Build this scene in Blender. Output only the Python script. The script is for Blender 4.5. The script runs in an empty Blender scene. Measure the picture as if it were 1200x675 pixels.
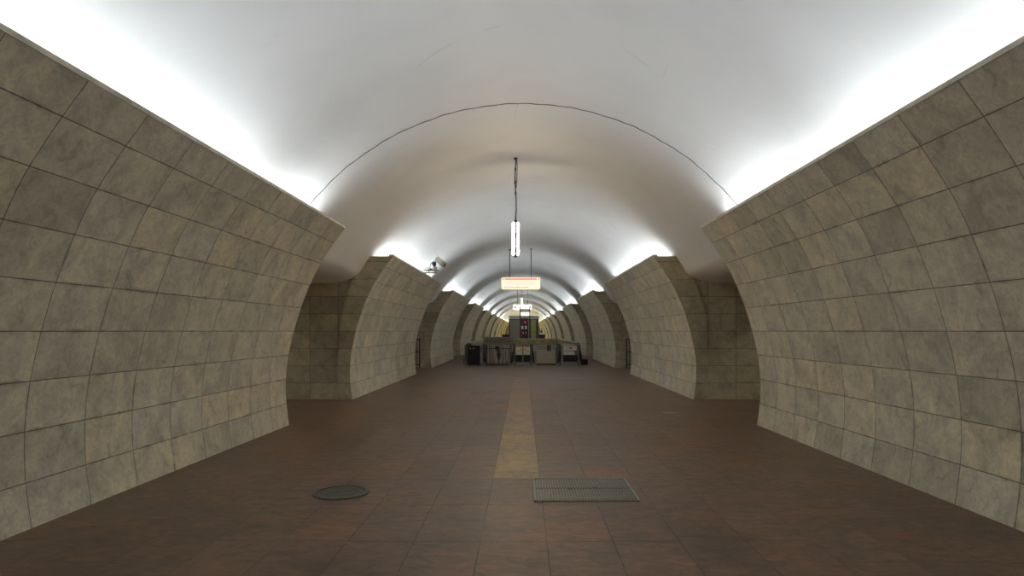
import bpy, bmesh, math, random
from mathutils import Vector, Matrix
random.seed(7)
C = bpy.context.scene.collection
PI = math.pi

# ------------------------------------------------------------------ camera model
F = 750.0            # focal length in pixels of the 1200 px wide frame
EYE = 1.6

# ------------------------------------------------------------------ node helpers
def new_mat(name):
    m = bpy.data.materials.new(name); m.use_nodes = True
    nt = m.node_tree; nt.nodes.clear()
    out = nt.nodes.new('ShaderNodeOutputMaterial')
    b = nt.nodes.new('ShaderNodeBsdfPrincipled')
    nt.links.new(b.outputs[0], out.inputs[0])
    return m, nt, b
def N(nt, t, **kw):
    n = nt.nodes.new(t)
    for k, v in kw.items(): setattr(n, k, v)
    return n
def put(nt, sock, v):
    if hasattr(v, 'is_output') or isinstance(v, bpy.types.NodeSocket): nt.links.new(v, sock)
    else: sock.default_value = v
def M(nt, op, a, b=None, c=None):
    n = N(nt, 'ShaderNodeMath', operation=op)
    put(nt, n.inputs[0], a)
    if b is not None: put(nt, n.inputs[1], b)
    if c is not None: put(nt, n.inputs[2], c)
    return n.outputs[0]
def VM(nt, op, a, b):
    n = N(nt, 'ShaderNodeVectorMath', operation=op)
    put(nt, n.inputs[0], a); put(nt, n.inputs[1], b)
    return n.outputs[0]
def comb(nt, x, y, z=0.0):
    n = N(nt, 'ShaderNodeCombineXYZ')
    for s, v in zip(n.inputs, (x, y, z)): put(nt, s, v)
    return n.outputs[0]
def sep(nt, v):
    n = N(nt, 'ShaderNodeSeparateXYZ'); nt.links.new(v, n.inputs[0]); return n.outputs
def noise(nt, vec, scale, detail=4.0, rough=0.55, dist=0.0):
    n = N(nt, 'ShaderNodeTexNoise'); nt.links.new(vec, n.inputs['Vector'])
    n.inputs['Scale'].default_value = scale; n.inputs['Detail'].default_value = detail
    n.inputs['Roughness'].default_value = rough; n.inputs['Distortion'].default_value = dist
    return n.outputs['Fac']
def ramp(nt, fac, stops, interp='LINEAR'):
    n = N(nt, 'ShaderNodeValToRGB'); n.color_ramp.interpolation = interp
    cr = n.color_ramp
    while len(cr.elements) < len(stops): cr.elements.new(0.5)
    for e, (p, c) in zip(cr.elements, stops):
        e.position = p; e.color = (c[0], c[1], c[2], 1) if len(c) == 3 else c
    nt.links.new(fac, n.inputs[0]); return n.outputs[0]
def mixc(nt, fac, a, b, mode='MIX'):
    n = N(nt, 'ShaderNodeMix', data_type='RGBA', blend_type=mode)
    put(nt, n.inputs[0], fac)
    for s, v in ((n.inputs[6], a), (n.inputs[7], b)):
        if isinstance(v, tuple): s.default_value = (v[0], v[1], v[2], 1)
        else: nt.links.new(v, s)
    return n.outputs[2]
def maprange(nt, v, a, b, c=0.0, d=1.0, smooth=True):
    n = N(nt, 'ShaderNodeMapRange', interpolation_type='SMOOTHSTEP' if smooth else 'LINEAR')
    put(nt, n.inputs[0], v)
    for i, x in zip((1, 2, 3, 4), (a, b, c, d)): n.inputs[i].default_value = x
    return n.outputs[0]
def bump(nt, bsdf, h, strength, dist=0.01):
    n = N(nt, 'ShaderNodeBump'); n.inputs['Strength'].default_value = strength
    n.inputs['Distance'].default_value = dist
    nt.links.new(h, n.inputs['Height']); nt.links.new(n.outputs[0], bsdf.inputs['Normal'])

# ------------------------------------------------------------------ materials
def marble_mat(name, tw, th, stops, dark=1.0):
    """stone slabs laid on the UV grid: one unit of u and v is one slab"""
    m, nt, b = new_mat(name)
    uv = N(nt, 'ShaderNodeUVMap'); u, v, _ = sep(nt, uv.outputs[0])
    geo = N(nt, 'ShaderNodeNewGeometry'); pos = geo.outputs['Position']
    oi = N(nt, 'ShaderNodeObjectInfo'); rnd = oi.outputs['Random']
    fu, fv = M(nt, 'FLOOR', u), M(nt, 'FLOOR', v)
    wn = N(nt, 'ShaderNodeTexWhiteNoise', noise_dimensions='3D')
    nt.links.new(comb(nt, fu, fv, M(nt, 'MULTIPLY', rnd, 91.7)), wn.inputs['Vector'])
    tint = wn.outputs['Value']
    base = ramp(nt, tint, stops)
    off = VM(nt, 'MULTIPLY', wn.outputs['Color'], (40, 40, 40))
    p2 = VM(nt, 'ADD', pos, off)
    cloud = noise(nt, p2, 2.6, 6, 0.62, 0.6)
    base = mixc(nt, 1.0, base, ramp(nt, cloud, [(0.25, (.66, .66, .65)), (0.5, (1, 1, 1)), (0.78, (1.3, 1.27, 1.2))]), 'MULTIPLY')
    fine = noise(nt, p2, 16.0, 5, 0.65, 1.2)
    base = mixc(nt, 1.0, base, ramp(nt, fine, [(0.3, (.80, .80, .79)), (0.6, (1.07, 1.07, 1.06))]), 'MULTIPLY')
    # brown veins and spots of the stone
    wv = N(nt, 'ShaderNodeTexWave', wave_type='BANDS', bands_direction='DIAGONAL')
    nt.links.new(p2, wv.inputs['Vector']); wv.inputs['Scale'].default_value = 1.3
    wv.inputs['Distortion'].default_value = 9.0; wv.inputs['Detail'].default_value = 4
    wv.inputs['Detail Scale'].default_value = 1.4
    vein = M(nt, 'MULTIPLY', maprange(nt, wv.outputs['Fac'], 0.0, 0.10, 1, 0), M(nt, 'MULTIPLY', maprange(nt, noise(nt, p2, 3.1, 3), 0.48, 0.66), 0.25))
    base = mixc(nt, vein, base, (.13, .105, .075))
    spot = maprange(nt, noise(nt, p2, 9.0, 4, 0.7), 0.66, 0.80, 0, 0.30)
    base = mixc(nt, spot, base, (.12, .10, .07))
    # joints
    wob = M(nt, 'MULTIPLY', M(nt, 'SUBTRACT', noise(nt, pos, 5.0, 2), 0.5), 0.006)
    def edge(x, size):
        f = M(nt, 'FRACT', x)
        return M(nt, 'MULTIPLY', M(nt, 'MINIMUM', f, M(nt, 'SUBTRACT', 1.0, f)), size)
    d = M(nt, 'MINIMUM', edge(u, tw), edge(v, th))
    d = M(nt, 'ADD', d, wob)
    jt = maprange(nt, d, 0.0015, 0.0068, 0.82, 0.0)
    dirt = M(nt, 'MULTIPLY', maprange(nt, d, 0.0, 0.035, 1, 0), maprange(nt, noise(nt, pos, 2.2, 5, 0.7), 0.50, 0.68, 0.0, 0.55))
    base = mixc(nt, dirt, base, (.20, .15, .09))
    speck = maprange(nt, noise(nt, p2, 24.0, 3, 0.75), 0.70, 0.76, 0, 0.5)
    base = mixc(nt, speck, base, (.15, .115, .075))
    base = mixc(nt, jt, base, (.055, .047, .033))
    nt.links.new(base, b.inputs['Base Color'])
    nt.links.new(maprange(nt, cloud, 0.2, 0.8, 0.30, 0.46), b.inputs['Roughness'])
    b.inputs['Specular IOR Level'].default_value = 0.38
    h = M(nt, 'ADD', M(nt, 'MULTIPLY', maprange(nt, d, 0.0, 0.008), 1.0), M(nt, 'MULTIPLY', fine, 0.12))
    h = M(nt, 'ADD', h, M(nt, 'MULTIPLY', tint, 0.5))
    bump(nt, b, h, 0.35, 0.004)
    return m

TILE_W, TILE_H = 0.715, 0.415
FACE_STOPS = [(0.0, (.62, .58, .465)), (0.22, (.72, .68, .555)), (0.5, (.765, .72, .60)),
              (0.74, (.785, .73, .585)), (0.92, (.81, .73, .545)), (1.0, (.66, .625, .52))]
marble = marble_mat('wall_marble', TILE_W, TILE_H, FACE_STOPS)
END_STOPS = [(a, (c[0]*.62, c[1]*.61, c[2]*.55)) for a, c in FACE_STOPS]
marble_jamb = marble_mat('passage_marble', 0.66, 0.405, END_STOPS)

def plaster_mat():
    m, nt, b = new_mat('vault_plaster')
    pos = N(nt, 'ShaderNodeNewGeometry').outputs['Position']
    c = noise(nt, pos, 0.55, 5, 0.6, 0.4)
    col = ramp(nt, c, [(0.3, (.82, .815, .80)), (0.55, (.87, .865, .85)), (0.8, (.89, .88, .865))])
    s = maprange(nt, noise(nt, pos, 3.0, 6, 0.7), 0.60, 0.75, 0, 0.12)
    col = mixc(nt, s, col, (.55, .54, .52))
    # hairline cracks
    wv = N(nt, 'ShaderNodeTexVoronoi', feature='DISTANCE_TO_EDGE')
    wp = VM(nt, 'ADD', pos, VM(nt, 'MULTIPLY', N(nt, 'ShaderNodeTexNoise').outputs['Color'], (0, 0, 0)))
    nt.links.new(wp, wv.inputs['Vector']); wv.inputs['Scale'].default_value = 0.22
    cr = M(nt, 'MULTIPLY', maprange(nt, wv.outputs['Distance'], 0.0, 0.0012, 1, 0), maprange(nt, noise(nt, pos, 0.8, 2), 0.55, 0.62, 0, .35))
    col = mixc(nt, cr, col, (.3, .29, .28))
    nt.links.new(col, b.inputs['Base Color']); b.inputs['Roughness'].default_value = 0.55
    b.inputs['Specular IOR Level'].default_value = 0.25
    h = M(nt, 'ADD', M(nt, 'MULTIPLY', noise(nt, pos, 0.9, 3), 1.0), M(nt, 'MULTIPLY', noise(nt, pos, 6, 4), 0.08))
    bump(nt, b, h, 0.25, 0.05)
    return m
plaster = plaster_mat()

def floor_mat():
    m, nt, b = new_mat('floor_granite')
    pos = N(nt, 'ShaderNodeNewGeometry').outputs['Position']
    x, y, z = sep(nt, pos)
    W, L = 0.505, 1.02
    cu = M(nt, 'DIVIDE', M(nt, 'ADD', x, 0.325), W)
    fu = M(nt, 'FLOOR', cu)
    w1 = N(nt, 'ShaderNodeTexWhiteNoise', noise_dimensions='1D'); nt.links.new(M(nt, 'ADD', fu, 0.37), w1.inputs['W'])
    sh = M(nt, 'MULTIPLY', M(nt, 'ROUND', M(nt, 'MULTIPLY', w1.outputs['Value'], 2.4)), 0.5)
    sh = M(nt, 'ADD', sh, M(nt, 'MULTIPLY', w1.outputs['Value'], 0.12))
    cv = M(nt, 'ADD', M(nt, 'DIVIDE', M(nt, 'SUBTRACT', y, 6.0), L), sh)
    fv = M(nt, 'FLOOR', cv)
    wn = N(nt, 'ShaderNodeTexWhiteNoise', noise_dimensions='2D'); nt.links.new(comb(nt, fu, fv), wn.inputs['Vector'])
    base = ramp(nt, wn.outputs['Value'], [(0, (.168, .108, .072)), (0.35, (.185, .124, .086)), (0.65, (.198, .130, .088)), (1, (.210, .128, .084))])
    # the ochre run of slabs down the middle
    inx = M(nt, 'MULTIPLY', M(nt, 'GREATER_THAN', x, -0.325), M(nt, 'LESS_THAN', x, 0.18))
    iny = M(nt, 'MULTIPLY', M(nt, 'GREATER_THAN', y, 6.98), M(nt, 'LESS_THAN', y, 22.0))
    strip = M(nt, 'MULTIPLY', inx, iny)
    nn = noise(nt, VM(nt, 'MULTIPLY', pos, (1, .45, 1)), 6.0, 5, 0.65, 0.8)
    och = ramp(nt, nn, [(0.3, (.24, .16, .075)), (0.55, (.37, .26, .12)), (0.75, (.40, .24, .125))])
    fade = maprange(nt, y, 9.0, 18.0, 0.9, 0.3)
    base = mixc(nt, M(nt, 'MULTIPLY', strip, fade), base, och)
    off = VM(nt, 'MULTIPLY', wn.outputs['Color'], (30, 30, 30))
    p2 = VM(nt, 'ADD', VM(nt, 'MULTIPLY', pos, (.55, 1.0, 1)), off)
    cl = noise(nt, VM(nt, 'MULTIPLY', pos, (.7, 1, 1)), 1.6, 6, 0.65, 0.5)
    base = mixc(nt, 1.0, base, ramp(nt, cl, [(0.25, (.55, .56, .56)), (0.5, (.98, .98, .98)), (0.75, (1.45, 1.32, 1.2))]), 'MULTIPLY')
    c2 = noise(nt, p2, 10.0, 6, 0.72, 1.0)
    base = mixc(nt, 1.0, base, ramp(nt, c2, [(0.3, (.62, .62, .63)), (0.52, (1, 1, 1)), (0.75, (1.36, 1.29, 1.23))]), 'MULTIPLY')
    red = maprange(nt, noise(nt, pos, 0.55, 5, 0.7), 0.55, 0.72, 0, 0.28)
    base = mixc(nt, red, base, (.24, .125, .08))
    def edge(t, size):
        f = M(nt, 'FRACT', t)
        return M(nt, 'MULTIPLY', M(nt, 'MINIMUM', f, M(nt, 'SUBTRACT', 1.0, f)), size)
    eu, ev = edge(cu, W), edge(cv, L)
    worn = maprange(nt, noise(nt, pos, 1.1, 3), 0.36, 0.52, 0.35, 1.0)
    j = M(nt, 'MAXIMUM', maprange(nt, eu, 0.001, 0.006, 1, 0), maprange(nt, ev, 0.002, 0.011, 0.9, 0))
    near = maprange(nt, M(nt, 'ABSOLUTE', x), 1.3, 2.6, 1.0, 0.35)
    j = M(nt, 'MULTIPLY', M(nt, 'MULTIPLY', M(nt, 'MULTIPLY', j, worn), near), .85)
    base = mixc(nt, j, base, (.03, .022, .017))
    nt.links.new(base, b.inputs['Base Color'])
    nt.links.new(maprange(nt, cl, 0.25, 0.75, 0.40, 0.55), b.inputs['Roughness'])
    b.inputs['Specular IOR Level'].default_value = 0.22
    bump(nt, b, M(nt, 'ADD', M(nt, 'MULTIPLY', c2, 0.35), M(nt, 'MULTIPLY', j, -1.0)), 0.25, 0.004)
    return m
floor_m = floor_mat()

def simple(name, col, rough=0.5, metal=0.0, var=0.15, scale=14.0, spec=0.4):
    m, nt, b = new_mat(name)
    tc = N(nt, 'ShaderNodeTexCoord').outputs['Object']
    n = noise(nt, tc, scale, 4, 0.6)
    lo = tuple(c*(1-var) for c in col); hi = tuple(min(1, c*(1+var)) for c in col)
    nt.links.new(ramp(nt, n, [(0.3, lo), (0.7, hi)]), b.inputs['Base Color'])
    b.inputs['Roughness'].default_value = rough; b.inputs['Metallic'].default_value = metal
    b.inputs['Specular IOR Level'].default_value = spec
    return m
def glow(name, col, strength, base=(.8, .8, .8)):
    m, nt, b = new_mat(name)
    tc = N(nt, 'ShaderNodeTexCoord').outputs['Object']
    n = noise(nt, tc, 3.0, 2)
    nt.links.new(ramp(nt, n, [(0.2, tuple(c*.94 for c in col)), (0.8, col)]), b.inputs['Emission Color'])
    b.inputs['Emission Strength'].default_value = strength
    b.inputs['Base Color'].default_value = (*base, 1); b.inputs['Roughness'].default_value = 0.4
    return m
steel = simple('brushed_steel', (.27, .26, .24), 0.36, 0.8)
dark_steel = simple('dark_steel', (.10, .095, .09), 0.4, 0.8)
cast_iron = simple('cast_iron', (.135, .135, .105), 0.55, 0.2, .25, 30)
grate_m = simple('worn_grate_metal', (.24, .225, .18), 0.5, 0.2, .25, 40)
rubber = simple('black_rubber', (.018, .017, .017), 0.5, 0, .2)
black_paint = simple('black_paint', (.013, .013, .016), 0.45, 0, .2)
grey_light = simple('light_grey_paint', (.42, .41, .37), 0.5, 0, .08, 4)
grey_paint = simple('grey_paint', (.27, .26, .215), 0.5, 0, .08, 4)
mid_grey = simple('board_grey', (.22, .19, .175), 0.5, 0, .1, 6)
dark_red = simple('dark_red_paint', (.16, .03, .03), 0.5, 0, .2)
cream = simple('cream_panel', (.50, .465, .375), 0.5, 0, .08, 3)
pink_cream = simple('rosy_panel', (.45, .38, .32), 0.5, 0, .08, 3)
white_plastic = simple('white_plastic', (.75, .75, .74), 0.4, 0, .06)
yellow_print = simple('pale_yellow_print', (.90, .82, .56), 0.5, 0, .1)
orange_print = simple('orange_print', (.55, .22, .06), 0.5, 0, .1)
brown_print = simple('brown_print', (.14, .07, .04), 0.5, 0, .1)
gold_stone = simple('golden_brown_marble', (.33, .265, .125), 0.3, 0, .35, 3.0)
stone_trim = simple('coping_stone', (.66, .61, .50), 0.4, 0, .2, 5)
iron = simple('wrought_iron', (.035, .03, .026), 0.5, 0.3, .2)
bronze = simple('ornament_bronze', (.10, .085, .065), 0.5, 0.4, .2)
glass_green = simple('green_tinted_glass', (.30, .30, .12), 0.15, 0, .25, 3)
cable_m = simple('cable_sheath', (.05, .048, .045), 0.5, 0, .2)
crack_m = simple('joint_line', (.10, .095, .09), 0.7, 0, .2)
poster_red = glow('poster_red', (.16, .010, .016), 0.12, (.11, .008, .015))
poster_dark = simple('poster_dark', (.035, .018, .03), 0.4, 0, .3)
poster_pale = glow('poster_pale', (.9, .85, .85), 0.08, (.6, .58, .58))
sign_yellow = glow('lit_sign_yellow', (1.0, .88, .50), .95, (.3, .28, .2))
sign_cream = glow('lit_sign_cream', (1.0, .93, .74), .95, (.3, .28, .25))
sign_red = glow('lit_sign_red', (1.0, .30, .24), 0.75, (.3, .08, .06))
sign_ink = simple('sign_ink', (.25, .18, .08), 0.5, 0, .1)
sign_ink_soft = glow('lit_sign_soft_ink', (.95, .72, .52), 0.8, (.3, .2, .15))
sign_white = glow('lit_sign_white', (.95, .97, 1.0), 1.3)
sign_blue = simple('sign_blue_ink', (.03, .05, .14), 0.5, 0, .1)
tube_glow = glow('fluorescent_glow', (1.0, .80, .54), 105.0)
lens_m = simple('camera_lens', (.01, .01, .012), 0.1, 0, .1)
olive = simple('olive_housing', (.22, .21, .16), 0.5, 0.2, .2)
splash_m = simple('dried_paint', (.42, .36, .24), 0.6, 0, .2, 20)

# ------------------------------------------------------------------ mesh helpers
class MB:
    def __init__(self):
        self.bm = bmesh.new()
    def face(self, pts, mat=0, smooth=False):
        f = self.bm.faces.new([self.bm.verts.new(p) for p in pts]); f.material_index = mat; f.smooth = smooth; return f
    def box(self, x0, x1, y0, y1, z0, z1, bev=0.0, mat=0):
        tmp = bmesh.new()
        bmesh.ops.create_cube(tmp, size=1)
        for v in tmp.verts:
            v.co = ((x0+x1)/2+v.co.x*(x1-x0), (y0+y1)/2+v.co.y*(y1-y0), (z0+z1)/2+v.co.z*(z1-z0))
        if bev > 0: bmesh.ops.bevel(tmp, geom=tmp.edges[:], offset=bev, segments=2, affect='EDGES', profile=0.5)
        for f in tmp.faces: f.material_index = mat
        self.merge(tmp); return self
    def merge(self, tmp, mat4=None):
        if mat4 is not None: bmesh.ops.transform(tmp, matrix=mat4, verts=tmp.verts)
        me = bpy.data.meshes.new('tmp'); tmp.to_mesh(me); tmp.free()
        self.bm.from_mesh(me); bpy.data.meshes.remove(me)
    def tube(self, pts, r, n=8, cap=True):
        pts = [Vector(p) for p in pts]
        rs = r if isinstance(r, (list, tuple)) else [r]*len(pts)
        rings = []; up = None
        for i, p in enumerate(pts):
            t = (pts[min(i+1, len(pts)-1)] - pts[max(i-1, 0)]).normalized()
            if up is None:
                a = Vector((0, 0, 1)) if abs(t.z) < .9 else Vector((1, 0, 0))
                up = (a - t*a.dot(t)).normalized()
            else:
                up = (up - t*up.dot(t)).normalized()
            sd = t.cross(up)
            rings.append([self.bm.verts.new(p + (up*math.cos(2*PI*k/n) + sd*math.sin(2*PI*k/n))*rs[i]) for k in range(n)])
        for a, b in zip(rings, rings[1:]):
            for k in range(n):
                f = self.bm.faces.new((a[k], a[(k+1) % n], b[(k+1) % n], b[k])); f.smooth = True
        if cap:
            self.bm.faces.new(rings[0][::-1]); self.bm.faces.new(rings[-1])
        return self
    def prism(self, poly, axis, a, b, mat=0):
        """closed polygon of 2-D points swept along one axis from a to b"""
        def P(p, t):
            return {'x': (t, p[0], p[1]), 'y': (p[0], t, p[1]), 'z': (p[0], p[1], t)}[axis]
        va = [self.bm.verts.new(P(p, a)) for p in poly]; vb = [self.bm.verts.new(P(p, b)) for p in poly]
        n = len(poly)
        fs = [self.bm.faces.new(va[::-1]), self.bm.faces.new(vb)]
        for i in range(n): fs.append(self.bm.faces.new((va[i], va[(i+1) % n], vb[(i+1) % n], vb[i])))
        for f in fs: f.material_index = mat
        return self
    def ribbon(self, path, w, t, x):
        """flat band (handrail) of width w across x and thickness t following a y-z path"""
        P = [Vector((p[0], p[1])) for p in path]; rings = []
        for i, p in enumerate(P):
            d = (P[min(i+1, len(P)-1)] - P[max(i-1, 0)]).normalized(); n = Vector((-d.y, d.x))
            o, q = p + n*t/2, p - n*t/2
            rings.append([self.bm.verts.new(c) for c in ((x-w/2, q.x, q.y), (x+w/2, q.x, q.y), (x+w/2, o.x, o.y), (x-w/2, o.x, o.y))])
        for a, b in zip(rings, rings[1:]):
            for k in range(4): self.bm.faces.new((a[k], a[(k+1) % 4], b[(k+1) % 4], b[k]))
        self.bm.faces.new(rings[0][::-1]); self.bm.faces.new(rings[-1]); return self
    def build(self, name, mats, parent=None, loc=(0, 0, 0), recalc=True):
        if recalc: bmesh.ops.recalc_face_normals(self.bm, faces=self.bm.faces[:])
        me = bpy.data.meshes.new(name); self.bm.to_mesh(me); self.bm.free()
        for m in (mats if isinstance(mats, (list, tuple)) else [mats]): me.materials.append(m)
        o = bpy.data.objects.new(name, me); C.objects.link(o)
        if parent: o.parent = parent
        o.location = loc; return o
def tag(o, label=None, cat=None, group=None, kind=None):
    if label: o['label'] = label
    if cat: o['category'] = cat
    if group: o['group'] = group
    if kind: o['kind'] = kind
    return o
def empty(name, loc, label, cat, group=None):
    o = bpy.data.objects.new(name, None); C.objects.link(o); o.location = loc; o.empty_display_size = .1
    return tag(o, label, cat, group)
def copy_tree(o, parent=None):
    c = o.copy(); C.objects.link(c)
    if parent: c.parent = parent
    for ch in list(o.children): copy_tree(ch, c)
    return c

# ------------------------------------------------------------------ the setting
Y_END, Y_BACK = 152.0, -15.0
Z1 = F*4.0/275          # near end of the first pylons' far edge
PITCH, PLEN = 1.19*Z1, 0.82*Z1
R_V, ZC_V = 4.37, 0.83

# wall face profile, half section: height, distance from the hall's axis
KEY = [(0, 3.985), (.4, 4.035), (.8, 4.04), (1.2, 3.995), (1.6, 3.905), (2.08, 3.755), (2.63, 3.52), (3.0, 3.29), (3.35, 3.04)]
def cr_interp(keys, z):
    for i in range(len(keys)-1):
        if z <= keys[i+1][0] or i == len(keys)-2:
            z0, x0 = keys[i]; z1, x1 = keys[i+1]
            zm, xm = keys[max(i-1, 0)]; zp, xp = keys[min(i+2, len(keys)-1)]
            m0 = (x1-xm)/(z1-zm); m1 = (xp-x0)/(zp-z0); h = z1-z0; t = (z-z0)/h
            return (2*t**3-3*t*t+1)*x0+(t**3-2*t*t+t)*h*m0+(-2*t**3+3*t*t)*x1+(t**3-t*t)*h*m1
NP = 65
ZS = [3.35*k/(NP-1) for k in range(NP)]
PX = [cr_interp(KEY, z) for z in ZS]
ARC = [0.0]
for k in range(1, NP): ARC.append(ARC[-1]+math.hypot(PX[k]-PX[k-1], ZS[k]-ZS[k-1]))
BAND = [(0, 4.33), (.9, 4.33), (1.5, 4.30), (1.9, 4.26), (2.4, 4.15), (2.7, 4.02), (3.05, 3.82), (3.35, 3.60)]
QX = [cr_interp(BAND, z) for z in ZS]
X_BACK, REC = 7.0, 0.05

def pylon(name, s, y0, y1, label):
    bm = bmesh.new(); uvl = bm.loops.layers.uv.verify()
    def quad(vs, uvs, mat, smooth=False, flip=False):
        f = bm.faces.new(vs)
        for l, q in zip(f.loops, uvs): l[uvl].uv = q
        f.material_index = mat; f.smooth = smooth
        return f
    V = lambda x, y, z: bm.verts.new((s*x, y, z))
    # curved face toward the hall
    ra = [V(PX[k], y0, ZS[k]) for k in range(NP)]; rb = [V(PX[k], y1, ZS[k]) for k in range(NP)]
    U = lambda y: (y1-y)/TILE_W
    for k in range(NP-1):
        v0, v1 = (ARC[k]+.045)/TILE_H, (ARC[k+1]+.045)/TILE_H
        quad((ra[k], rb[k], rb[k+1], ra[k+1]), ((U(y0), v0), (U(y1), v0), (U(y1), v1), (U(y0), v1)), 0, False)
    # the two ends: stone band along the edge, passage jamb set back behind it
    for ye, d in ((y0, 1), (y1, -1)):
        E = lambda x, z: ((x-4.33)/.66+20, z/.405+.05)
        a = [V(PX[k], ye, ZS[k]) for k in range(NP)]; b = [V(QX[k], ye, ZS[k]) for k in range(NP)]
        c = [V(QX[k], ye+d*REC, ZS[k]) for k in range(NP)]; e = [V(X_BACK, ye+d*REC, ZS[k]) for k in range(NP)]
        for k in range(NP-1):
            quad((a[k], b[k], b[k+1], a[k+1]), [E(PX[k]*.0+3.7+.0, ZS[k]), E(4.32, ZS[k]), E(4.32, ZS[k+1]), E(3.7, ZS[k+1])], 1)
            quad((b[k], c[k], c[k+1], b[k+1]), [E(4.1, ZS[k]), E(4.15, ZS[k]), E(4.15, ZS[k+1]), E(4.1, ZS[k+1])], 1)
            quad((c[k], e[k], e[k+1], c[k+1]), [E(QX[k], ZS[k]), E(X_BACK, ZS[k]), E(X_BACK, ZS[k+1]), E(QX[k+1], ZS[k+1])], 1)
        T = .25
        ya, yb = ye, ye+d*T
        quad([V(3.04, ya, 3.35), V(4.0, ya, 3.35), V(4.0, yb, 3.35), V(3.04, yb, 3.35)], [(0, .3)]*4, 1)
        quad([V(3.16, yb, 3.35), V(4.0, yb, 3.35), V(4.0, yb, 2.86), V(3.49, yb, 2.86)], [(0, 0)]*4, 2)
    a, b = y0+.25, y1-.25
    quad([V(3.04, a, 3.35), V(3.16, a, 3.35), V(3.16, b, 3.35), V(3.04, b, 3.35)], [(0, .3)]*4, 1)
    quad([V(3.16, a, 3.35), V(3.49, a, 2.86), V(3.49, b, 2.86), V(3.16, b, 3.35)], [(0, 0)]*4, 2)
    quad([V(3.49, a, 2.86), V(4.0, a, 2.86), V(4.0, b, 2.86), V(3.49, b, 2.86)], [(0, 0)]*4, 2)
    # side-platform back
    quad([V(X_BACK, y0+REC, 0), V(X_BACK, y1-REC, 0), V(X_BACK, y1-REC, 3.35), V(X_BACK, y0+REC, 3.35)],
         [(0, 0), (13, 0), (13, 8), (0, 8)], 1)
    bmesh.ops.recalc_face_normals(bm, faces=bm.faces[:])
    me = bpy.data.meshes.new(name); bm.to_mesh(me); bm.free()
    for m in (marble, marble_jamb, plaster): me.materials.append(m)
    o = bpy.data.objects.new(name, me); C.objects.link(o)
    tag(o, label, 'wall', kind='structure')
    # thin coping slabs along the top edge
    c = MB(); n = int((y1-y0)/1.43)
    L = (y1-y0)/n
    for k in range(n):
        xa, xb = sorted((s*3.03, s*3.14))
        c.box(xa, xb, y0+k*L+.004, y0+(k+1)*L-.004, 3.35, 3.39)
    c.build('cornice', stone_trim, o)
    return o

ordn = ['nearest', 'second', 'third', 'fourth', 'fifth', 'sixth', 'seventh', 'eighth', 'ninth', 'tenth', 'farthest']
ends = [(Z1+(i)*PITCH-PLEN, Z1+i*PITCH) for i in range(11)]
for side, s in (('left', -1), ('right', 1)):
    for i, (a, b) in enumerate(ends):
        if i == 0: a -= 0.0
        pylon('wall_'+side, s, a, b, f'{ordn[i]} curved marble pylon wall on the {side} side of the hall')
    a, b = ends[0][0]-PITCH, ends[0][1]-PITCH
    pylon('wall_'+side, s, a, b, f'curved marble pylon wall behind the viewpoint on the {side}')

# vault: one profile swept down the hall, flaring out to the flat passage ceilings
prof = []
a0 = math.atan2(3.03-ZC_V, math.sqrt(R_V**2-(3.03-ZC_V)**2))
X0 = R_V*math.cos(a0)
def bez(t, P): 
    u = 1-t
    return tuple(u**3*P[0][i]+3*u*u*t*P[1][i]+3*u*t*t*P[2][i]+t**3*P[3][i] for i in (0, 1))
flare = [bez(k/24, [(X0, 3.03), (X0+.08, 2.89), (4.10, 2.72), (4.7, 2.72)]) for k in range(25)]
prof = [(7.05, 2.72)] + flare[::-1]
for k in range(1, 200): 
    a = a0+(PI-2*a0)*k/200
    prof.append((R_V*math.cos(a), ZC_V+R_V*math.sin(a)))
prof += [(-x, z) for x, z in flare] + [(-7.05, 2.72)]
bm = bmesh.new()
ys = [Y_BACK, 0, 20, 40, 60, 80, 110, Y_END]
rows = [[bm.verts.new((x, y, z)) for x, z in prof] for y in ys]
for ra, rb in zip(rows, rows[1:]):
    for k in range(len(prof)-1):
        f = bm.faces.new((ra[k], ra[k+1], rb[k+1], rb[k]))
mb = MB(); mb.bm.free(); mb.bm = bm
tag(mb.build('ceiling', plaster), 'pale grey plaster vault over the whole hall', 'ceiling', kind='structure')

# side platform shells beyond the passages
for side, s in (('left', -1), ('right', 1)):
    m = MB()
    sh = [(7.0, 2.72), (7.05, 3.6), (8.0, 4.3), (9.6, 4.5), (11.0, 3.9), (11.9, 2.6), (12.1, 1.2), (12.0, 0)]
    for (xa, za), (xb, zb) in zip(sh, sh[1:]):
        m.face([(s*xa, Y_BACK, za), (s*xb, Y_BACK, zb), (s*xb, Y_END, zb), (s*xa, Y_END, za)])
    tag(m.build('ceiling_platform_'+side, plaster), f'outer vault over the {side} side platform beyond the passages', 'ceiling', kind='structure')

# floor with the escalator well
HX, HY0, HY1 = 2.72, 31.6, 50.0
m = MB()
for x0, x1, y0, y1 in ((-12.1, 12.1, Y_BACK, HY0), (-12.1, -HX, HY0, HY1), (HX, 12.1, HY0, HY1), (-12.1, 12.1, HY1, Y_END)):
    m.face([(x0, y0, 0), (x1, y0, 0), (x1, y1, 0), (x0, y1, 0)])
D = -6.0
m.face([(-HX, HY0, 0), (HX, HY0, 0), (HX, HY0, D), (-HX, HY0, D)], 1)
m.face([(-HX, HY1, 0), (HX, HY1, 0), (HX, HY1, D), (-HX, HY1, D)], 1)
m.face([(-HX, HY0, 0), (-HX, HY1, 0), (-HX, HY1, D), (-HX, HY0, D)], 1)
m.face([(HX, HY0, 0), (HX, HY1, 0), (HX, HY1, D), (HX, HY0, D)], 1)
m.face([(-HX, HY0, D), (HX, HY0, D), (HX, HY1, D), (-HX, HY1, D)], 1)
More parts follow.
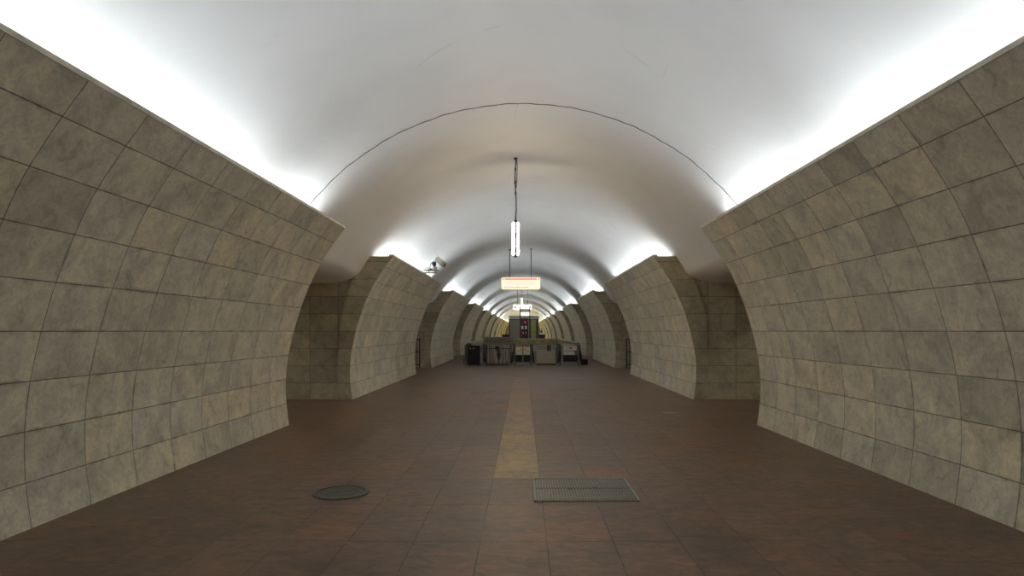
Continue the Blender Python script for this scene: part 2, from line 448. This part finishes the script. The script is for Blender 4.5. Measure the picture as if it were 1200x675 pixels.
tag(m.build('floor', [floor_m, grey_paint], recalc=False), 'worn brown granite slab floor of the hall', 'floor', kind='structure')

for nm, yy, lb in (('wall_far', Y_END, 'end wall at the far end of the hall'), ('wall_back', Y_BACK, 'end wall behind the viewpoint')):
    m = MB(); m.box(-12.1, 12.1, yy, yy+.2, 0, 5.4) if yy > 0 else m.box(-12.1, 12.1, yy-.2, yy, 0, 5.4)
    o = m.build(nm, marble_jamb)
    uvl = o.data.uv_layers.new(name='UVMap')
    for lp in o.data.loops:
        co = o.data.vertices[lp.vertex_index].co; uvl.data[lp.index].uv = (co.x/.66, co.z/.405)
    tag(o, lb, 'wall', kind='structure')

# dark joint line round the vault near the end of the first pylons
m = MB(); rr = R_V-.004; pts = []
for k in range(0, 97):
    a = a0+.02+(PI-2*a0-.04)*k/96
    pts.append((rr*math.cos(a), 10.12+.012*math.sin(k*1.7)+.01*math.sin(k*.6), ZC_V+rr*math.sin(a)))
m.tube(pts, [.0045+.003*abs(math.sin(k*2.3)) for k in range(97)], 5)
tag(m.build('trim_1', crack_m), 'thin dark joint line arching across the nearest part of the vault', 'joint line', kind='structure')

# ------------------------------------------------------------------ things on the floor
def at(px, py, z=0.0):
    """floor point seen at a pixel"""
    Y = F*(EYE-z)/(py-388); return (px-613)*Y/F, Y

# square two-leaf grate
g = empty('floor_grate', (0.60, 6.46, 0), 'square ribbed metal grate set in the floor at front centre', 'grate')
m = MB(); hw, hd = .50, .46
for x0, x1, y0, y1 in ((-hw, hw, -hd, -hd+.025), (-hw, hw, hd-.025, hd), (-hw, -hw+.025, -hd+.025, hd-.025), (hw-.025, hw, -hd+.025, hd-.025)):
    m.box(x0, x1, y0, y1, 0.0, .014, .003)
m.build('frame', grate_m, g)
for s in (-1, 1):
    m = MB(); ya, yb = sorted((s*.004, s*(hd-.03)))
    m.box(-hw+.03, hw-.03, ya, yb, 0.001, .006)
    n = 34
    for k in range(n):
        x = -hw+.045+k*(2*hw-.09)/(n-1)
        m.box(x-.007, x+.007, ya+.012, yb-.012, .006, .014, 0, 1)
    lf = m.build('ribbed_plate', [cast_iron, grate_m], g)
    m = MB(); m.box(.13*s-.02, .13*s+.02, s*.03-.008, s*.03+.008, .0121, .0145); m.build('lift_slot', black_paint, lf)
# border gap round grate
# manhole
mx, my = at(399.5, 577.5)
h = empty('manhole_cover', (mx, my, 0), 'round dark iron manhole cover set in the brown floor at left', 'manhole cover')
def ring(m, r0, r1, z0, z1, n=48):
    for k in range(n):
        a, b = 2*PI*k/n, 2*PI*(k+1)/n
        c = lambda r, t, z: (r*math.cos(t), r*math.sin(t), z)
        m.face([c(r0, a, z1), c(r1, a, z1), c(r1, b, z1), c(r0, b, z1)])
        m.face([c(r1, a, z0), c(r1, b, z0), c(r1, b, z1), c(r1, a, z1)])
        m.face([c(r0, b, z0), c(r0, a, z0), c(r0, a, z1), c(r0, b, z1)])
m = MB(); ring(m, .238, .275, 0, .012); m.build('rim', cast_iron, h)
m = MB(); m.prism([(.222*math.cos(2*PI*k/48), .222*math.sin(2*PI*k/48)) for k in range(48)], 'z', .0005, .008)
for k in range(-4, 5):
    w = math.sqrt(.2**2-(k*.045)**2) if abs(k*.045) < .2 else 0
    if w > .03: m.box(-w, w, k*.045-.008, k*.045+.008, .0081, .011)
m.build('lid', cast_iron, h)
m = MB(); ring(m, .223, .237, 0, .002); m.build('gap', black_paint, h)
# paint scuff on the floor at right
sx, sy = at(785, 483.5)
m = MB()
for dx, dy, r in ((-.09, .02, .05), (-.02, -.06, .06), (.06, -.03, .05), (.03, .07, .035), (.12, -.07, .03)):
    m.prism([(dx+r*(1+.35*math.sin(k*2.1+dx*40))*math.cos(2*PI*k/14)*1.3, dy+r*(1+.3*math.cos(k*1.3))*math.sin(2*PI*k/14)*.7) for k in range(14)], 'z', .0005, .002+abs(dx)*.004)
tag(m.build('paint_splash', splash_m, None, (sx, sy, 0)), 'small pale dried paint splash on the floor at right', 'paint splash')

# ------------------------------------------------------------------ hanging lamps
def hanging_lamp(x, y, ztop_lamp, length, zceil, label, group, glow_m=None, gap=.049):
    e = empty('hanging_lamp', (x, y, ztop_lamp), label, 'lamp', group)
    m = MB(); L = length
    m.box(-.022, .022, -.03, .03, -L, 0, .006); ch = m.build('channel', olive, e)
    m = MB(); m.box(-.03, .03, -.035, .035, -L-.03, -L+.01, .006); m.build('end_cap', dark_steel, ch)
    m = MB(); m.box(-.03, .03, -.035, .035, -.01, .03, .006); m.build('end_cap', dark_steel, ch)
    for s in (-1, 1):
        m = MB(); m.tube([(s*gap, 0, -L+.02), (s*gap, 0, -L+.03), (s*gap, 0, -.03), (s*gap, 0, -.02)], [.014, .024, .024, .014], 12)
        m.build('tube', glow_m or tube_glow, e)
    m = MB(); H = zceil-ztop_lamp; pts = []; 
    for k in range(13):
        t = k/12; pts.append((.012*math.sin(t*7), 0.01*math.sin(t*5), .03+t*(H-.03)))
    m.tube(pts, .013, 8); cb = m.build('cable', cable_m, e)
    m = MB()
    m.tube([(.02, 0, H-.02), (.035, .01, H-.18), (.028, 0, H-.40), (.012, .01, H-.62)], .008, 6)
    for t in (.45, .62, .82):
        m.tube([(.012*math.sin(t*7), .01*math.sin(t*5), t*H-.03), (.012*math.sin(t*7), .01*math.sin(t*5), t*H+.03)], .02, 8)
    m.build('tape_wrap', cable_m, cb)
    m = MB(); m.tube([(.0, 0, H-.05), (0, 0, H-.012), (0, 0, H+.01)], [.02, .045, .05], 12); m.build('ceiling_hook', dark_steel, e)
    return e
vz = lambda x: ZC_V+math.sqrt(R_V**2-x*x)
y = F/56.4
hanging_lamp(-.155, y, EYE+(388-260)/56.4, (300-260)/56.4, vz(-.155), 'vertical twin tube lamp hanging on a black cable in front of the yellow sign', 'vertical hanging tube lamps')
y = F/13.9
hanging_lamp(-.10, y, EYE+(388-348.5)/14.0, .62, vz(-.1), 'small distant vertical tube lamp hanging above the white sign', 'vertical hanging tube lamps', glow('dim_tube_glow', (1.0, .93, .75), 3.0), .036)

# ------------------------------------------------------------------ hanging signs
def rounded(w, h, r, n=5, cx=0, cz=0):
    out = []
    for sx_, sz_, a in ((1, 1, 0), (-1, 1, PI/2), (-1, -1, PI), (1, -1, 3*PI/2)):
        for k in range(n+1):
            t = a+PI/2*k/n
            out.append((cx+sx_*(w/2-r)+r*math.cos(t), cz+sz_*(h/2-r)+r*math.sin(t)))
    return out
S = 27.0; y = F/S
cx = (610.3-613)/S; zc = EYE+(388-332)/S; w, hh = 45.6/S, 14.0/S
e = empty('hanging_sign', (cx, y, zc-hh/2), 'lit yellow hanging sign with red header strip above the hall', 'sign')
m = MB(); m.prism(rounded(w, hh, .07, cz=hh/2), 'y', 0, .16); m.build('lightbox', sign_yellow, e)
m = MB(); m.prism(rounded(w-.12, hh-.19, .02, cz=hh/2-.035), 'y', -.006, 0); m.build('text_panel', sign_cream, e)
m = MB(); m.prism(rounded(w-.30, .062, .01, cz=hh-.075), 'y', -.008, 0); m.build('header_strip', sign_red, e)
for s in (-1, 1):
    m = MB(); x = s*(w/2-.075); m.prism([(x-.02, hh-.10), (x+.02, hh-.10), (x+.02, hh-.05), (x-.02, hh-.05)], 'y', -.009, 0); m.build('corner_mark', sign_ink, e)
m = MB(); rnd = random.Random(3)
for zz, hgt, mat in ((.335, .028, 0), (.27, .028, 0), (.205, .028, 0)):
    x = -w/2+.16
    while x < w/2-.22:
        l = rnd.uniform(.02, .075); m.box(x, x+l, -.009, -.006, zz-hgt/2, zz+hgt/2); x += l+rnd.uniform(.015, .05)
m.build('small_print', sign_ink_soft, e)
m = MB(); x = -w/2+.14
while x < .35:
    l = rnd.uniform(.02, .06); m.box(x, x+l, -.009, -.0, .075, .10); x += l+rnd.uniform(.015, .04)
m.build('bottom_line', sign_ink, e)
for px in (597.2, 622.4):
    x = (px-613)/S-cx; zt = vz(x+cx)-(zc-hh/2)
    m = MB(); m.tube([(x, .08, hh-.01), (x, .08, zt+.01)], .016, 8); r_ = m.build('hanger_rod', cable_m, e)
    m = MB(); m.tube([(x, .08, zt-.05), (x, .08, zt+.01)], [.03, .05], 10); m.build('ceiling_plate', dark_steel, r_)

S = 14.2; y = F/S
cx = (612.2-613)/S; zc = EYE+(388-360)/S; w, hh = 21.5/S, 6.2/S
e = empty('hanging_sign', (cx, y, zc-hh/2), 'small white lit hanging sign with dark pictogram far down the hall', 'sign')
m = MB(); m.prism(rounded(w, hh, .03, cz=hh/2), 'y', 0, .14); m.build('lightbox', sign_white, e)
m = MB()
m.box(-w/2+.09, -w/2+.21, -.008, 0, .13, .33); 
m.build('pictogram', sign_blue, e)
m = MB(); m.box(w/2-.13, w/2-.09, -.008, 0, .14, .32); m.box(w/2-.16, w/2-.06, -.008, 0, .26, .30); m.build('arrow_mark', mid_grey, e)
for px in (606.5, 618.6):
    x = (px-613)/S-cx; zt = vz(x+cx)-(zc-hh/2)
    m = MB(); m.tube([(x, .07, hh-.01), (x, .07, zt+.01)], .018, 6); m.build('hanger_rod', cable_m, e)

# ------------------------------------------------------------------ surveillance camera on the second left pylon
S = 38.0; y = F/S
e = empty('surveillance_camera', (-2.90, y, 3.39), 'surveillance camera on a white bracket standing on the second left wall cornice', 'camera')
m = MB(); m.box(-.26, .20, -.09, .09, .0, .018, .004); m.box(-.20, .24, -.08, .08, .018+.03, .018+.05, .004)
for x in (-.15, .0, .15): m.box(x-.015, x+.015, -.03, .03, .018, .05)
m.build('mounting_plate', grey_paint, e)
e.scale = (1.3, 1.3, 1.3)
m = MB(); m.box(-.13, .03, -.06, .06, .068, .15, .008); bx_ = m.build('junction_box', grey_light, e)
m = MB(); m.box(.03, .075, -.03, .03, .07, .11, .006); m.build('plug', black_paint, bx_)
m = MB(); m.box(.09, .19, -.05, .05, .068, .15, .01); m.build('base', grey_light, e)
m = MB(); tmp = bmesh.new(); bmesh.ops.create_uvsphere(tmp, u_segments=16, v_segments=10, radius=.055); m.merge(tmp, Matrix.Translation((.125, -.05, .205)))
m.build('lens_ball', lens_m, e)
m = MB(); m.tube([(.13, 0, .15), (.14, .02, .22), (.16, .02, .28)], .02, 8); m.build('arm', olive, e)
rot = Matrix.Translation((.26, 0, .27)) @ Matrix.Rotation(.72, 4, 'Y')
m = MB(); tmp = bmesh.new(); bmesh.ops.create_cube(tmp, size=1); bmesh.ops.scale(tmp, vec=(.26, .12, .12), verts=tmp.verts)
bmesh.ops.bevel(tmp, geom=tmp.edges[:], offset=.015, segments=2, affect='EDGES'); m.merge(tmp, rot); hs = m.build('housing', olive, e)
m = MB(); tmp = bmesh.new(); bmesh.ops.create_cube(tmp, size=1); bmesh.ops.scale(tmp, vec=(.32, .14, .012), verts=tmp.verts); m.merge(tmp, rot @ Matrix.Translation((0, 0, .068))); m.build('sun_shield', grey_paint, hs)
m = MB(); tmp = bmesh.new(); bmesh.ops.create_cone(tmp, cap_ends=True, segments=16, radius1=.04, radius2=.045, depth=.03); m.merge(tmp, rot @ Matrix.Translation((.14, 0, 0)) @ Matrix.Rotation(PI/2, 4, 'Y')); m.build('lens', lens_m, hs)
m = MB(); m.tube([(.02, 0, .15), (.05, .0, .24), (.1, .0, .27), (.15, 0, .29)], .008, 6); m.build('cord', cable_m, e)

# ------------------------------------------------------------------ escalators
Y0 = 29.85
def rail_path(y0, r=.40, zc=.565, flat=1.6, drop=4.2):
    p = [(y0+r+.25, zc-r)]
    for k in range(0, 13):
        t = -PI/2-PI*k/12
        p.append((y0+r+r*math.cos(t), zc+r*math.sin(t)))
    p += [(y0+r+flat*.6, zc+r), (y0+r+flat, zc+r)]
    p += [(y0+r+flat+.3, zc+r-.07), (y0+r+flat+.3+drop, zc+r-.07-drop*.577)]
    return p
def escalator(xc, hwid, label):
    e = empty('escalator', (xc, Y0, 0), label, 'escalator', 'escalators at the well')
    P = [(a-Y0, b) for a, b in rail_path(Y0)]
    for s in (-1, 1):
        x = s*(hwid-.07)
        m = MB(); m.ribbon(P, .085, .035, x); hr = m.build('handrail', rubber, e)
        # panel inside the rail loop
        poly = [(a, b) for a, b in P[1:]] + [(P[-1][0], P[-1][1]-.75), (P[-2][0]-.1, P[-2][1]-.75), (P[0][0]+.3, .16)]
        m = MB(); m.prism([(a*1.0, b) for a, b in poly], 'x', x-.02, x+.02); m.build('balustrade', dark_steel, e)
        m = MB(); m.box(x-.06, x+.06, .12, 2.2, .0, .17, .01)
        m.box(x-.05, x+.05, .06, .16, .0, .14, .02); m.build('skirt', steel, e)
        m = MB(); m.box(x-.055, x-.03 if s < 0 else x+.055, -.02, .0, .45, .85, .005) if False else m.box(x-s*.02-.014, x-s*.02+.014, -.035, -.02, .10, .93, .004)
        m.build('newel_strip', steel, e)
        m = MB(); m.prism([(x+s*.050, .70), (x+s*.058, .70), (x+s*.095, .50), (x+s*.125, .22), (x+s*.125, .10), (x+s*.064, .10)], 'y', .08, .40); m.build('rail_inlet', rubber, e)
    m = MB(); w = hwid-.14
    m.box(-w, w, .35, 1.70, .0, .02)
    ssl = [(1.70, .0)]
    for k in range(9):
        yk = 1.78+k*.4; m.box(-w, w, yk, yk+.4, -.25-k*.23, -.03-k*.23)
    st = m.build('steps', dark_steel, e)
    return e
# left, closed off by a black panel
ex_l, ex_c, ex_r = -2.26, -.01, 2.19
el = escalator(ex_l, .46, 'left escalator head closed off by a tall black panel')
ec = escalator(ex_c, .49, 'middle escalator head behind two pale yellow notices')
er = escalator(ex_r, .52, 'right escalator head behind a white notice with red mark')

b = empty('barrier', (ex_l-.02, Y0-.12, 0), 'tall black closing panel across the left escalator head', 'barrier', 'escalator barriers')
m = MB(); m.box(-.29, .29, -.03, .03, .05, .93, .012); pn = m.build('panel', black_paint, b)
m = MB(); m.box(-.27, .27, -.036, -.03, .75, .90, .002); m.build('upper_plate', rubber, pn)
for x in (-.17, -.02):
    m = MB(); m.tube([(x, -.05, .80), (x, -.036, .80)], .03, 12); m.build('reflector_stud', white_plastic, pn)
m = MB(); m.box(-.05, .36, -.03, .05, .96, .985, .006); m.build('cap_rail', cream, b)
m = MB(); m.box(-.40, -.08, -.03, .05, .955, .985, .006); m.build('cap_rail', iron, b)
m = MB(); m.box(.31, .37, -.04, .03, .60, .90, .01); m.build('latch_box', steel, b)
for x in (-.42, .40):
    m = MB(); m.box(x-.022, x+.022, -.03, .02, 0, .96, .006); m.box(x-.05, x+.05, -.05, .04, 0, .02, .004); m.build('post', steel, b)
for x in (-.2, .2):
    m = MB(); m.box(x-.04, x+.04, -.06, .06, 0, .05, .01); m.build('foot', rubber, b)

b = empty('barrier', (ex_c, Y0-.14, 0), 'double gate with two pale yellow notices at the middle escalator', 'barrier', 'escalator barriers')
for s in (-1, 1):
    x0, x1 = sorted((s*.03, s*.33))
    m = MB(); m.box(x0, x1, -.01, .01, .50, .87, .003); np_ = m.build('notice', yellow_print, b)
    m = MB(); m.box(x0+.01, x1-.01, -.014, -.01, .51, .60); m.build('white_strip', white_plastic, np_)
    m = MB(); m.box(x0+.06, x1-.03, -.014, -.01, .665, .70); m.box(s*.10-.03, s*.10+.05, -.014, -.01, .74, .78); m.build('printed_mark', orange_print, np_)
    m = MB()
    for k in range(5): m.box(x0+.03+k*.045, x0+.055+k*.045, -.014, -.01, .80, .815)
    m.build('printed_line', brown_print, np_)
    m = MB(); m.box(x0-.0, x1+.0, -.008, .012, .17, .48, .003); m.build('lower_panel', black_paint, b)
    m = MB(); m.box(x0, x1, -.015, .02, .08, .16, .006); m.build('kick_plate', steel, b)
    m = MB()
    m.box(x0-.005, x1+.02, -.016, .016, .875, .905, .004); m.box((s*.35)-.016, (s*.35)+.016, -.016, .016, 0, .905, .004)
    m.build('gate_frame', dark_steel, b)
m = MB(); m.box(-.022, .022, -.05, -.012, 0, .90, .006); m.box(-.05, .05, -.06, .03, 0, .02, .004); m.build('centre_post', steel, b)

b = empty('barrier', (ex_r, Y0-.14, 0), 'gate with a white notice at the right escalator', 'barrier', 'escalator barriers')
m = MB(); m.box(-.31, .30, -.01, .01, .70, .93, .003); np_ = m.build('notice', white_plastic, b)
m = MB(); m.box(-.05, .09, -.014, -.01, .77, .86); m.build('red_mark', orange_print, np_)
m = MB()
for k in range(6): m.box(-.22+k*.08, -.17+k*.08, -.014, -.01, .885, .9)
m.build('printed_line', brown_print, np_)
m = MB(); m.box(-.31, .20, -.01, .01, .50, .645, .003); m.build('lower_notice', white_plastic, b)
m = MB(); m.box(-.33, .33, -.008, .014, .18, .49, .003); lp = m.build('lower_panel', black_paint, b)
m = MB(); m.tube([(-.33, -.05, .34), (.33, -.05, .34)], .06, 14); m.build('roller', rubber, lp)
m = MB(); m.box(-.33, .33, -.015, .02, .08, .17, .006); m.build('kick_plate', steel, b)
m = MB(); m.box(-.42, .42, -.02, .02, .965, .995, .006); m.build('top_rail', cream, b)
for x in (-.39, .39):
    m = MB(); m.box(x-.022, x+.022, -.03, .02, 0, .965, .006); m.box(x-.05, x+.05, -.05, .04, 0, .06, .01); m.build('post', steel, b)
m = MB(); m.box(-.16, .16, -.13, .13, 0, .27, .02)
tag(m.build('floor_box', black_paint, None, (ex_r+.70, Y0+.42, 0)), 'small black box on the floor beside the right escalator', 'box')

# panels between the escalators
p = empty('dividing_panel', (-1.165, Y0+.20, 0), 'cream panel between left and middle escalators behind the iron fence', 'panel')
m = MB(); m.box(-.52, .52, 0, .06, .06, .93, .01); m.build('sheet', cream, p)
m = MB(); m.box(-.52, .52, -.01, .07, 0, .06, .005); m.build('plinth', dark_steel, p)
p = empty('dividing_panel', (1.09, Y0+.20, 0), 'cream panel with rails between middle and right escalators', 'panel')
m = MB(); poly = [(-.46, .08), (.43, .08), (.46, .40)] + [(.33+.12*math.cos(PI/2*k/6), .60+.12*math.sin(PI/2*k/6)) for k in range(7)] + [(-.46, .72)]
m.prism(poly, 'y', 0, .06); m.build('sheet', cream, p)
m = MB(); m.box(-.46, .46, -.01, .07, 0, .08, .005); m.build('plinth', dark_steel, p)
m = MB(); m.box(-.46, .46, .08, .12, .73, .94, .004); m.build('upper_sheet', pink_cream, p)
for z in (.76, .86):
    m = MB(); m.tube([(-.46, .02, z), (.46, .02, z)], .014, 8); m.build('rail', steel, p)
for x in (.08, .17):
    m = MB(); m.box(x-.035, x+.03, -.03, .05, .66, .95, .008); m.build('bracket', black_paint, p)

# wrought iron fence with a board on top
f = empty('iron_fence', (-1.13, Y0-.08, 0), 'low wrought iron fence with diamond ornament between escalators', 'fence')
m = MB(); m.box(-.60, .60, -.012, .012, .78, .805); m.box(-.60, .60, -.012, .012, .12, .14); m.build('rail', iron, f)
for x, bow in ((-.42, .0), (-.35, .0), (-.22, -.03), (.18, .025), (.36, -.03), (.47, 0)):
    m = MB(); m.tube([(x+bow*math.sin(PI*k/8)*1.6, 0, .0 if k == 0 else .12+.78*k/8) for k in range(9)], .013, 6); m.build('bar', iron, f)
m = MB(); m.tube([(0, 0, 0), (0, 0, .20), (0, 0, .32), (0, 0, .50), (0, 0, .68), (0, 0, .92)], [.014, .02, .05, .10, .05, .02], 4); m.build('diamond_ornament', bronze, f)
m = MB(); m.tube([(-.10, -.03, .82), (-.10, .03, .82)], .085, 14); m.tube([(-.10, -.02, .74), (-.10, -.02, .66)], .03, 8); m.build('round_lock', iron, f)
for x in (-.56, .57):
    m = MB(); m.box(x-.02, x+.02, -.02, .02, 0, .97, .004); m.build('post', iron, f)
m = MB(); m.tube([(.47, -.03, .70), (.47, .02, .70)], .035, 10); m.build('hinge', iron, f)
bd = empty('notice_board', (-1.13, Y0-.14, .975), 'wide grey board with rounded corners on top of the iron fence', 'notice board')
m = MB(); m.prism(rounded(1.40, .34, .05, cz=.17), 'y', -.02, .02); m.build('plate', mid_grey, bd)
m = MB(); rnd = random.Random(5)
for zz in (.225, .12):
    x = -.55
    while x < .50:
        l = rnd.uniform(.03, .10); m.box(x, x+l, -.025, -.02, zz-.022, zz+.022); x += l+rnd.uniform(.015, .05)
m.build('faded_lettering', dark_red, bd)
m = MB(); m.prism(rounded(1.40, .03, .012, cz=.338), 'y', -.024, .024); m.build('top_edge', grey_paint, bd)

# stone parapet round the well
pa = empty('parapet', (0, 41, 0), 'low golden brown stone parapet around the escalator well', 'parapet')
for x0, x1, y0, y1, nm in ((2.74, 2.92, 33.2-41, 50.0-41, 0), (-2.92, -2.74, 33.2-41, 50.0-41, 0), (-2.92, 2.92, 50.02-41, 50.22-41, 0)):
    m = MB(); m.box(x0, x1, y0, y1, .47, .98, .01); m.build('stone_course', gold_stone, pa)
    m = MB(); m.box(x0, x1, y0, y1, 0, .47); m.build('base_course', pink_cream, pa)
    m = MB(); m.box(x0-.03, x1+.03, y0-.03, y1+.03, .98, 1.01, .006); m.build('coping', stone_trim, pa)

# ------------------------------------------------------------------ kiosk and information stand behind the well
KY = 60.0; KS = F/KY
kx0, kx1 = (596.6-613)/KS, (631.6-613)/KS; ktop = EYE+(388-370)/KS
k = empty('kiosk', ((kx0+kx1)/2, KY, 0), 'grey flat roofed kiosk with green glass beyond the escalator well', 'kiosk')
hw = (kx1-kx0)/2
m = MB(); m.box(-hw+.1, hw-.1, .08, 2.4, 0, ktop-.33); m.build('body', grey_paint, k)
m = MB(); m.box(-hw, hw, -.10, 2.5, ktop-.33, ktop, .02); m.build('roof_fascia', grey_light, k)
m = MB(); m.box(-hw+.08, -.20, .0, .08, .1, ktop-.36)
for i in range(9): m.box(-hw+.12+i*.12, -hw+.135+i*.12, -.012, .0, .12, ktop-.40)
m.build('metal_panel', grey_paint, k)
for x, pw_ in ((-hw+.05, .05), (hw-.15, .11), (.58, .05)):
    m = MB(); m.box(x-pw_, x+pw_, -.02, .10, 0, ktop-.38, .01); m.build('post', dark_steel, k)
m = MB(); m.box(-hw+.02, hw-.02, -.04, .10, ktop-.38, ktop-.33, .005); m.build('fascia_shadow_strip', black_paint, k)  # black strip painted in as the shadow line under the roof fascia
m = MB(); m.box(.64, hw-.27, .0, .06, .95, ktop-.38); m.build('window', glass_green, k)
m = MB(); m.box(.64, hw-.27, .0, .07, .0, .95, .01); m.build('sill_panel', mid_grey, k)

KS = F/51.0
sx0, sx1 = (609.6-613)/KS, (620.8-613)/KS; stop = EYE+(388-359)/KS
st = empty('information_stand', ((sx0+sx1)/2, 51.0, 0), 'tall narrow stand with red and black poster in front of the kiosk', 'stand')
hw = (sx1-sx0)/2
for x in (-hw, hw):
    m = MB(); m.box(x-.035, x+.035, -.04, .04, 0, stop, .008); m.build('post', black_paint, st)
zb = lambda py: EYE+(388-py)/KS
m = MB(); m.box(-hw-.06, hw+.02, -.05, .03, zb(365.6), zb(364.3), .005); m.build('crossbar', dark_steel, st)
m = MB(); m.box(-hw-.06, hw+.02, -.05, .03, zb(363.6), zb(362.2), .005); m.build('crossbar', dark_steel, st)
m = MB(); m.box(-hw+.05, hw-.04, -.06, .04, zb(370.0), zb(366.0), .01); wb = m.build('lit_box', sign_white, st)
m = MB(); m.box(-.04, .07, -.066, -.06, zb(368.6), zb(367.2)); m.build('dark_mark', sign_blue, wb)
m = MB(); m.box(-hw+.05, hw-.13, -.03, .03, .15, zb(373.2), .006); po = m.build('poster', poster_dark, st)
m = MB(); m.box(-hw+.07, -.06, -.038, -.03, .2, zb(386.5)); m.box(-hw+.07, hw-.16, -.038, -.03, zb(380), zb(374)); m.build('red_field', poster_red, po)
for x in (-.21, .07):
    m = MB(); m.box(x-.08, x+.08, -.045, -.038, zb(385.6), zb(381.8)); m.build('pale_square', poster_pale, po)
m = MB(); m.box(-.03, .06, -.046, -.038, zb(378.6), zb(376.6)); m.build('pale_emblem', poster_pale, po)
m = MB(); m.box(-.17, -.11, -.046, -.038, zb(391), zb(389)); m.box(.05, .10, -.046, -.038, zb(391), zb(389)); m.build('pale_figure', poster_pale, po)

# dark counters at either side of the kiosk
x, y = (592.5-613)*58/F, 58.0
c = empty('bench', (x, y, 0), 'dark bench left of the kiosk', 'bench', 'dark furniture by the kiosk')
m = MB(); m.box(-.34, .34, -.2, .2, 1.18, 1.28, .02); m.build('top', black_paint, c)
m = MB(); m.box(-.30, .30, -.16, .16, .0, 1.18, .02); m.build('cabinet', iron, c)
x = (635-613)*58/F
c = empty('counter', (x, y, 0), 'dark counter with a white box right of the kiosk', 'counter', 'dark furniture by the kiosk')
m = MB(); m.box(-.30, .30, -.2, .2, 1.16, 1.28, .02); m.build('top', black_paint, c)
m = MB(); m.box(-.26, .26, -.16, .16, .0, 1.16, .02); m.build('cabinet', dark_red, c)
m = MB(); m.box(-.18, .16, -.12, .12, 0, .16, .02); m.box(-.1, .08, -.08, .08, .16, .20, .01)
tag(m.build('equipment_box', white_plastic, None, (x-.02, y, 1.28)), 'white box standing on the dark counter right of the kiosk', 'box')
m = MB(); m.tube([(0, 0, 0), (0, 0, .02), (0, 0, .1), (0.02, 0, .30), (.02, 0, .34)], [.1, .10, .04, .05, .02], 10)
tag(m.build('desk_lamp', black_paint, None, (x-.03, y, 1.48)), 'small black lamp on top of the white box by the kiosk', 'lamp')

# folded metal barriers in the second passages
by = ends[2][0]-.10
def crowd_barrier(x0, x1, label):
    e = empty('crowd_barrier', ((x0+x1)/2, by, 0), label, 'barrier', 'black barriers in the passages')
    hwid = (x1-x0)/2
    m = MB()
    for x in (-hwid, hwid): m.tube([(x, 0, .0), (x, 0, 1.25)], .024, 8)
    for z in (1.25, .70, .14): m.tube([(-hwid, 0, z), (hwid, 0, z)], .022, 8)
    m.build('frame', iron, e)
    n = 9
    for i in range(1, n):
        x = -hwid+2*hwid*i/n
        m = MB(); m.tube([(x, 0, .14), (x, 0, 1.25)], .011, 6); m.build('bar', iron, e)
    for x in (-hwid+.12, hwid-.12):
        m = MB(); m.box(x-.03, x+.03, -.06, .06, 0, .03, .008); m.build('foot', iron, e)
crowd_barrier(-5.55, -4.50, 'black metal barrier in the second passage on the left')
crowd_barrier(4.50, 5.55, 'black metal barrier in the second passage on the right')

# ------------------------------------------------------------------ light: fluorescent tubes in the cornice troughs
def area(name, loc, sx_, sy_, power, col, direction):
    L = bpy.data.lights.new(name, 'AREA'); L.shape = 'RECTANGLE'; L.size = sx_; L.size_y = sy_
    L.energy = power; L.color = col
    o = bpy.data.objects.new(name, L); C.objects.link(o); o.location = loc
    o.rotation_euler = Vector(direction).to_track_quat('-Z', 'Y').to_euler()
    return o
COOL = (.86, .935, 1.0)
P_TUBE = 24.5
rl = random.Random(11)
allp = [(ends[0][0]-PITCH, ends[0][1]-PITCH)] + ends
for s in (-1, 1):
    for i, (a, b) in enumerate(allp):
        n = 6 if i < 5 else 2
        L = (b-a-.9)/n
        for q in range(n):
            yc = a+.45+L*(q+.5)
            ln = L-.03 if n == 6 else L-.2
            k_ = rl.uniform(.65, 1.3)
            if i == 1: k_ = ((1.1, 1.0, 1.05, .95, .30, 1.1), (.95, .75, 1.05, .55, 1.0, .95))[s > 0][q]
            pw = P_TUBE*k_*(ln/1.2)
            # trough light faces up
            o = area('trough_tube', (s*3.40, yc, 3.24), ln, .06, pw, COOL, (-s, 0, .03))
# dim lamps over the side platforms
for s in (-1, 1):
    for yy in range(-8, 150, 13):
        area('platform_light', (s*9.3, yy+6, 4.2), .3, 4.0, 60, (1, .95, .85), (0, 0, -1))
# yellow lamps toward the far end of the hall
for yy, zz, en in ((104, 1.9, 90), (122, 1.9, 160), (140, 1.9, 220)):
    P = bpy.data.lights.new('far_lamp', 'POINT'); P.energy = en; P.color = (1, .82, .16); P.shadow_soft_size = .2
    o = bpy.data.objects.new('far_lamp', P); C.objects.link(o); o.location = (.05, yy, zz)

w = bpy.data.worlds.new('world'); bpy.context.scene.world = w; w.use_nodes = True
w.node_tree.nodes['Background'].inputs[0].default_value = (.02, .02, .02, 1)

# ------------------------------------------------------------------ camera
cam = bpy.data.cameras.new('camera'); co = bpy.data.objects.new('camera', cam); C.objects.link(co)
cam.sensor_width = 36; cam.lens = F/1200*36
cam.shift_x = -13/1200; cam.shift_y = 50.5/1200
cam.clip_start = .05; cam.clip_end = 400
co.location = (0, 0, EYE); co.rotation_euler = (PI/2, 0, 0)
sc = bpy.context.scene; sc.camera = co
sc.view_settings.view_transform = 'Standard'; sc.view_settings.look = 'None'
sc.view_settings.gamma = 1; sc.view_settings.use_curve_mapping = False
sc.view_settings.exposure = 0.12
sc.cycles.max_bounces = 16; sc.cycles.diffuse_bounces = 10
